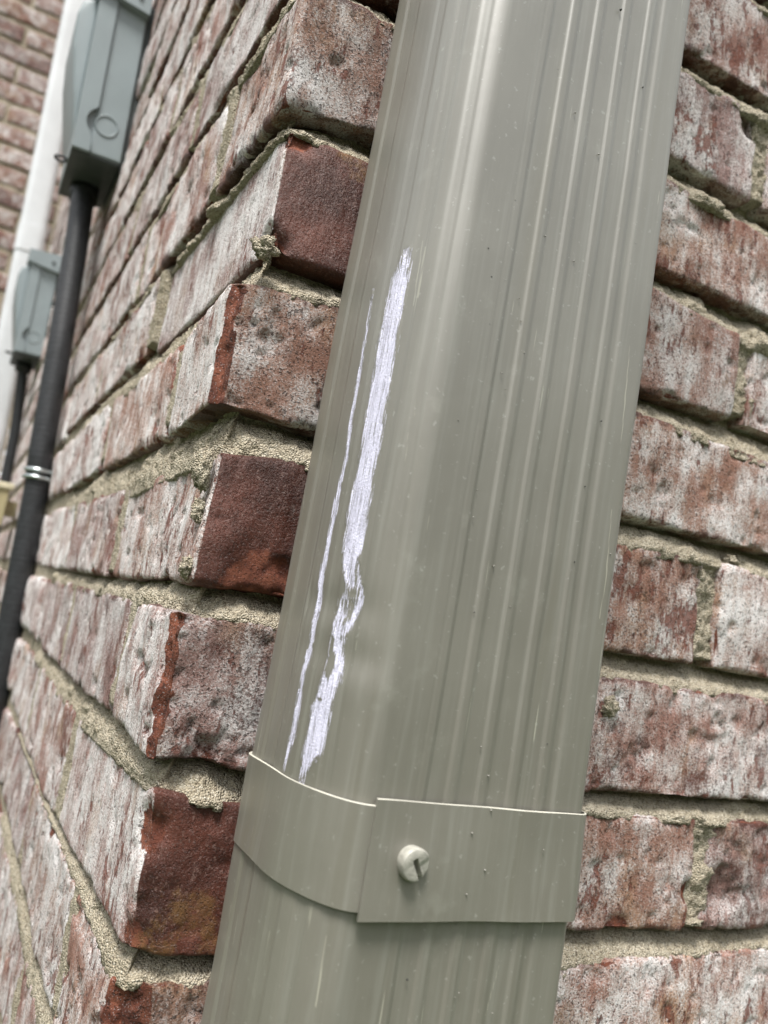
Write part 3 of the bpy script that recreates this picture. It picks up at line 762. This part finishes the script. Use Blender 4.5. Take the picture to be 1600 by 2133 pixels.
strap = obj('strap', band_mesh('strap', .0004, .0008, .41, .985, -.0921, -.0606, .6), None, spout)
s_end = obj('strap_end', band_mesh('strap_end', .0012, .0009, .045, .4848, -.0945, -.0585, 2.0), None, strap)

def screw_mesh():
    """round slotted head under thick paint, with a run below it"""
    nr_, na = 44, 96
    R, Hh = .0047, .0043
    t, a = np.meshgrid(np.linspace(0, 1, nr_ + 1), np.linspace(0, 2 * np.pi, na, endpoint=False), indexing='ij')
    q = np.clip((t - .74) / .26, 0, 1)
    r = np.where(t < .74, R * t / .74, R * (1 + .10 * np.sin(q * np.pi) + .22 * np.clip(q - .75, 0, 1)))
    r = r * (1 + .02 * np.sin(3 * a + .7))
    h = Hh * np.where(t < .74, 1 - .07 * (t / .74) ** 4, .93 * (1 - q ** 1.6) - .12 * q)
    x, z = r * np.cos(a), r * np.sin(a)
    sl = math.radians(-60); d = -x * math.sin(sl) + z * math.cos(sl); al = x * math.cos(sl) + z * math.sin(sl)
    top = t < .93
    h = h - np.where(top, .0030 * sstep(.00095, .0005, np.abs(d)) * sstep(-.0022, -.0008, al), 0)
    h = h - np.where(top, .0007 * sstep(.0004, .0016, d) * sstep(-.0008, .0014, al), 0)
    h = h + np.where(top, .0003 * sstep(.0, .003, -al), 0)
    h = np.maximum(h, -.0004)
    V = np.stack([x, -h, z], -1).reshape(-1, 3)
    i, j = np.meshgrid(np.arange(nr_), np.arange(na), indexing='ij'); i = i.ravel(); j = j.ravel()
    Q = np.stack([i * na + j, i * na + (j + 1) % na, (i + 1) * na + (j + 1) % na, (i + 1) * na + j], -1)
    return make_mesh('screw', V, Q, True)
SCX, SCZ = .0628 - (XR + .0225 * (-.0763 - ZR)), -.0763 - ZR
scr_o = obj('screw', screw_mesh(), mat_plain('painted_screw', (.36, .35, .305), .34, 0, 400, .15, .0004, 700), strap)
scr_o.location = (SCX, YF - .0012 - .0009, SCZ)

# paint drips and grit stuck on the pipe
def specks():
    V, F = [], []
    mats = []
    r_ = random.Random(4)
    ring = 8
    for i in range(65):
        x = r_.uniform(-SPW + .02, -.004); z = r_.uniform(-.16, .30); R = r_.choice([.0002, .00025, .0003, .00035, .0005 if i % 6 == 0 else .00025])
        onband = -.094 < z < -.059
        y = YF - (.0029 if onband else .0001); n = len(V)
        V.append((x, y - R * .8, z - ZR))
        for k in range(ring):
            a = 2 * math.pi * k / ring; V.append((x + .7 * R * math.cos(a), y - R * .5, z - ZR + .7 * R * math.sin(a)))
        for k in range(ring):
            a = 2 * math.pi * k / ring; V.append((x + R * math.cos(a), y + R * .9, z - ZR + R * math.sin(a)))
        for k in range(ring):
            F.append([n, n + 1 + k, n + 1 + (k + 1) % ring]); mats.append(1 if i % 4 == 0 else 0)
            F.append([n + 1 + k, n + 1 + ring + k, n + 1 + ring + (k + 1) % ring, n + 1 + (k + 1) % ring]); mats.append(1 if i % 4 == 0 else 0)
    me = make_mesh('specks', np.array(V), F, True); me.materials.append(PAINT2); me.materials.append(DARK)
    me.polygons.foreach_set('material_index', mats)
    return me
sp_o = obj('paint_specks', specks(), None, pipe); sp_o['kind'] = 'stuff'

# mortar lumps stuck on the corner
lump((-.002, .004, .0450), (.0035, .004, .0075), 1); lump((-.001, .004, .0285), (.0025, .0025, .0050), 2)
lump((.004, -.001, .1375), (.005, .004, .0045), 3); lump((.2165, -.001, -.0265), (.0050, .0035, .0050), 4)
lump((-.001, .005, .0065), (.003, .004, .004), 5); lump((.294, .001, -.131), (.006, .003, .002), 6)
lump((.300, .004, .062), (.005, .003, .003), 7)

# ------------------------------------------------------------------ electrical things on the side wall
def disconnect_box(loc, label, rot):
    """local frame: x to the wall (0 = wall side of the box), y along the wall, z up from the box bottom"""
    e = empty('disconnect_box', loc, label, 'electrical box', 'disconnect boxes on the side wall')
    e.rotation_euler = rot
    D, Wd, Hh = .053, .130, .188
    V, F = box_vf(-.034, 0, 0, Wd, .0006, Hh, .0018)
    obj('body', make_mesh('box_body', V, F, False), GREY, e)
    # lid with a side skirt that is notched round the knockout
    cx, cz, cr = -.0255, .036, .0180
    pts = [(-D, 0), (-.0345, 0), (-.0345, .010)]
    a0 = math.asin(max(-1, min(1, (.010 - cz) / cr)))
    for t in np.linspace(math.pi * 1.27, math.pi * .70, 14):
        pts.append((min(cx + cr * math.cos(t), -.0335), cz + cr * math.sin(t)))
    pts += [(-.0335, .054), (-.0335, Hh), (-D, Hh)]
    V1, F1 = prism_vf(pts, 'y', -.0042, .0026)
    V2, F2 = prism_vf(pts, 'y', Wd - .0026, Wd + .0024)
    V3, F3 = box_vf(-D, -.0340, .0026, Wd - .0026, .0003, Hh - .0003)
    obj('lid', make_mesh('box_lid', *join_vf([(V1, F1), (V2, F2), (V3, F3)]), False), GREY, e)
    # raised pull on the lid
    prof = [(-D + .001, .187), (-D - .015, .178), (-D - .0195, .160), (-D - .0165, .120), (-D - .008, .070), (-D + .001, .020)]
    import bmesh
    V, F = prism_vf(prof, 'y', .010, Wd - .010)
    bm = bmesh.new(); vs = [bm.verts.new(v) for v in V]; [bm.faces.new([vs[i] for i in f]) for f in F]
    bmesh.ops.recalc_face_normals(bm, faces=bm.faces[:])
    bmesh.ops.bevel(bm, geom=bm.edges[:], offset=.003, segments=3, affect='EDGES', profile=.5)
    me = bpy.data.meshes.new('lid_pull'); bm.to_mesh(me); bm.free()
    for p_ in me.polygons: p_.use_smooth = True
    obj('lid_pull', me, GREY, e)
    # hood over the lid, dark slab as wall-gap shadow, knockout ring, underside coloured as shade, hasp
    V, F = prism_vf([(-.060, Hh + .001), (-.060, Hh + .026), (.001, Hh + .030), (.001, Hh - .008), (-.034, Hh - .003)], 'y', -.010, Wd + .010)
    obj('hood', make_mesh('box_hood', V, F, False), GREY, e)
    V, F = tube_vf([(-.012, -.0125, Hh + .010), (-.012, -.0112, Hh + .010), (-.012, -.0095, Hh + .010)], [.0030, .0036, .0036], 14)
    obj('hood_screw', make_mesh('hood_screw', V, F), GREYD, e)
    V, F = box_vf(.0005, .0095, .006, Wd - .004, -.006, Hh + .012)
    obj('wall_gap_shade', make_mesh('gap_shade_slab', V, F, False), GREYD, e)
    V, F = torus_vf((cx + .004, -.0002, cz + .001), .0118, .0011, 40, 8, 'y')
    obj('knockout_ring', make_mesh('knockout', V, F), GREY, e)
    V, F = box_vf(-D + .001, -.001, .002, Wd - .002, -.0022, .0001)
    obj('shaded_underside', make_mesh('underside_shade', V, F, False), GREYD, e)
    V, F = torus_vf((-D - .0065, .045, .004), .0062, .0016, 28, 8, 'z')
    obj('hasp', make_mesh('hasp', V, F), BLACK, e)
    V, F = tube_vf([(-.0262, .085, -.021), (-.0262, .085, -.012), (-.0262, .085, -.002)], [.0155, .0165, .0165], 20)
    obj('conduit_hub', make_mesh('hub', V, F), BLACK, e)
    return e

disconnect_box((-.003, .622, Z0 + .460), 'grey metal disconnect box nearest the downspout, round knockout on its side', (0, -.026, 0))
disconnect_box((-.001, 1.475, Z0 + .425), 'grey metal disconnect box farther along the side wall, hood screw visible', (0, -.02, 0))

def conduit(name, label, pts, R, period=.006, amp=.0006, n=500):
    e = empty(name, (pts[-1][0], pts[-1][1], 0), label, 'conduit', 'flexible conduits below the disconnect boxes')
    p = np.array(pts); t = np.linspace(0, 1, len(p)); tt = np.linspace(0, 1, n)
    # smooth the control path
    q = np.stack([np.interp(tt, t, p[:, c]) for c in range(3)], -1)
    ker = np.ones(41) / 41; pad = np.pad(q, ((20, 20), (0, 0)), 'edge'); q = np.stack([np.convolve(pad[:, c], ker, 'valid') for c in range(3)], -1)
    q[0] = p[0]; q[-1] = p[-1]
    L = np.concatenate([[0], np.cumsum(np.linalg.norm(np.diff(q, axis=0), axis=1))])
    rad = R + amp * np.sin(L * 2 * np.pi / period)
    V, F = tube_vf(q - np.array([pts[-1][0], pts[-1][1], 0]), rad, 24)
    obj('jacket', make_mesh('jacket', np.array(V), F), BLACK, e)
    return e
c1 = conduit('flexible_conduit', 'thick black flexible conduit running down from the nearer grey box', [(-.030, .705, Z0 + .452), (-.026, .690, Z0 + .38), (-.021, .670, Z0 + .25), (-.0165, .660, Z0 + .12), (-.0135, .660, Z0 + .09), (-.0105, .655, Z0 - .05), (-.007, .65, Z0 - .25), (-.012, .65, Z0 - .7), (-.03, .65, .002)], .0133, .0060, .00007, 1400)
c2 = conduit('flexible_conduit', 'thin black flexible conduit running down from the farther grey box', [(-.027, 1.56, Z0 + .410), (-.022, 1.56, Z0 + .36), (-.0150, 1.56, Z0 + .27), (-.0125, 1.56, Z0 + .15), (-.012, 1.56, Z0 - .1), (-.012, 1.56, Z0 - .6), (-.03, 1.56, .002)], .0105, .0075, .00005, 700)

# steel clamp on the near conduit
cl = empty('conduit_clamp', (-.0146, .6598, Z0 + .0985), 'shiny steel two-ring clamp holding the thick black conduit to the brick', 'clamp')
for dz in (.0045, -.0035):
    V, F = torus_vf((0, 0, dz), .0142, .0024, 40, 10, 'z'); obj('ring', make_mesh('clamp_ring', V, F), STEEL, cl)
V, F = box_vf(.0120, .0235, -.0135, -.0095, -.002, .010, .0012); obj('tab', make_mesh('clamp_tab', V, F, False), STEEL, cl)
V, F = tube_vf([(.0185, -.0155, .004), (.0185, -.0125, .004), (.0185, -.0090, .004)], [.0030, .0036, .0036], 16); obj('screw', make_mesh('clamp_screw', V, F), STEEL, cl)

# white duct behind the boxes
wd = empty('white_duct', (-.030, 1.80, 0), 'white plastic line duct running up the side wall behind the grey boxes', 'duct')
wd.rotation_euler = (0, -.024, 0)
def duct_prof(w, d, r):
    pts = []
    for cx, cy, a0 in ((w / 2 - r, -d / 2 + r, -math.pi / 2), (w / 2 - r, d / 2 - r, 0), (-w / 2 + r, d / 2 - r, math.pi / 2), (-w / 2 + r, -d / 2 + r, math.pi)):
        for t in np.linspace(0, math.pi / 2, 7): pts.append((cx + r * math.cos(a0 + t), cy + r * math.sin(a0 + t)))
    return pts
V, F = prism_vf(duct_prof(.060, .085, .016), 'z', .05, Z0 + TOP); V = [(a + .012, b, c) for a, b, c in V]
me = make_mesh('duct', V, F, True); me.set_sharp_from_angle(angle=math.radians(40)); obj('cover', me, WHITE, wd)
V, F = prism_vf(duct_prof(.064, .089, .018), 'z', Z0 + .735, Z0 + .80); V = [(a + .012, b, c) for a, b, c in V]
me = make_mesh('coupling', V, F, True); me.set_sharp_from_angle(angle=math.radians(40)); obj('coupling', me, WHITE, wd)

# cream bracket between the conduits
cb = empty('cream_bracket', (-.004, 1.16, Z0 + .058), 'small cream plastic wall bracket beside the thick black conduit', 'bracket')
V, F = prism_vf([(-.085, .0), (-.016, .0), (-.014, .062), (-.085, .058)], 'y', 0, .05); obj('body', make_mesh('bracket_body', V, F, False), CREAM, cb)
V, F = box_vf(-.020, .006, .022, .038, .018, .044, .001); obj('arm', make_mesh('bracket_arm', V, F, False), CREAM, cb)
V, F = box_vf(-.088, -.008, -.004, .054, .0605, .071, .002); obj('rim', make_mesh('bracket_rim', V, F, False), mat_plain('pale_cream_plastic', (.58, .53, .38), .45), cb)
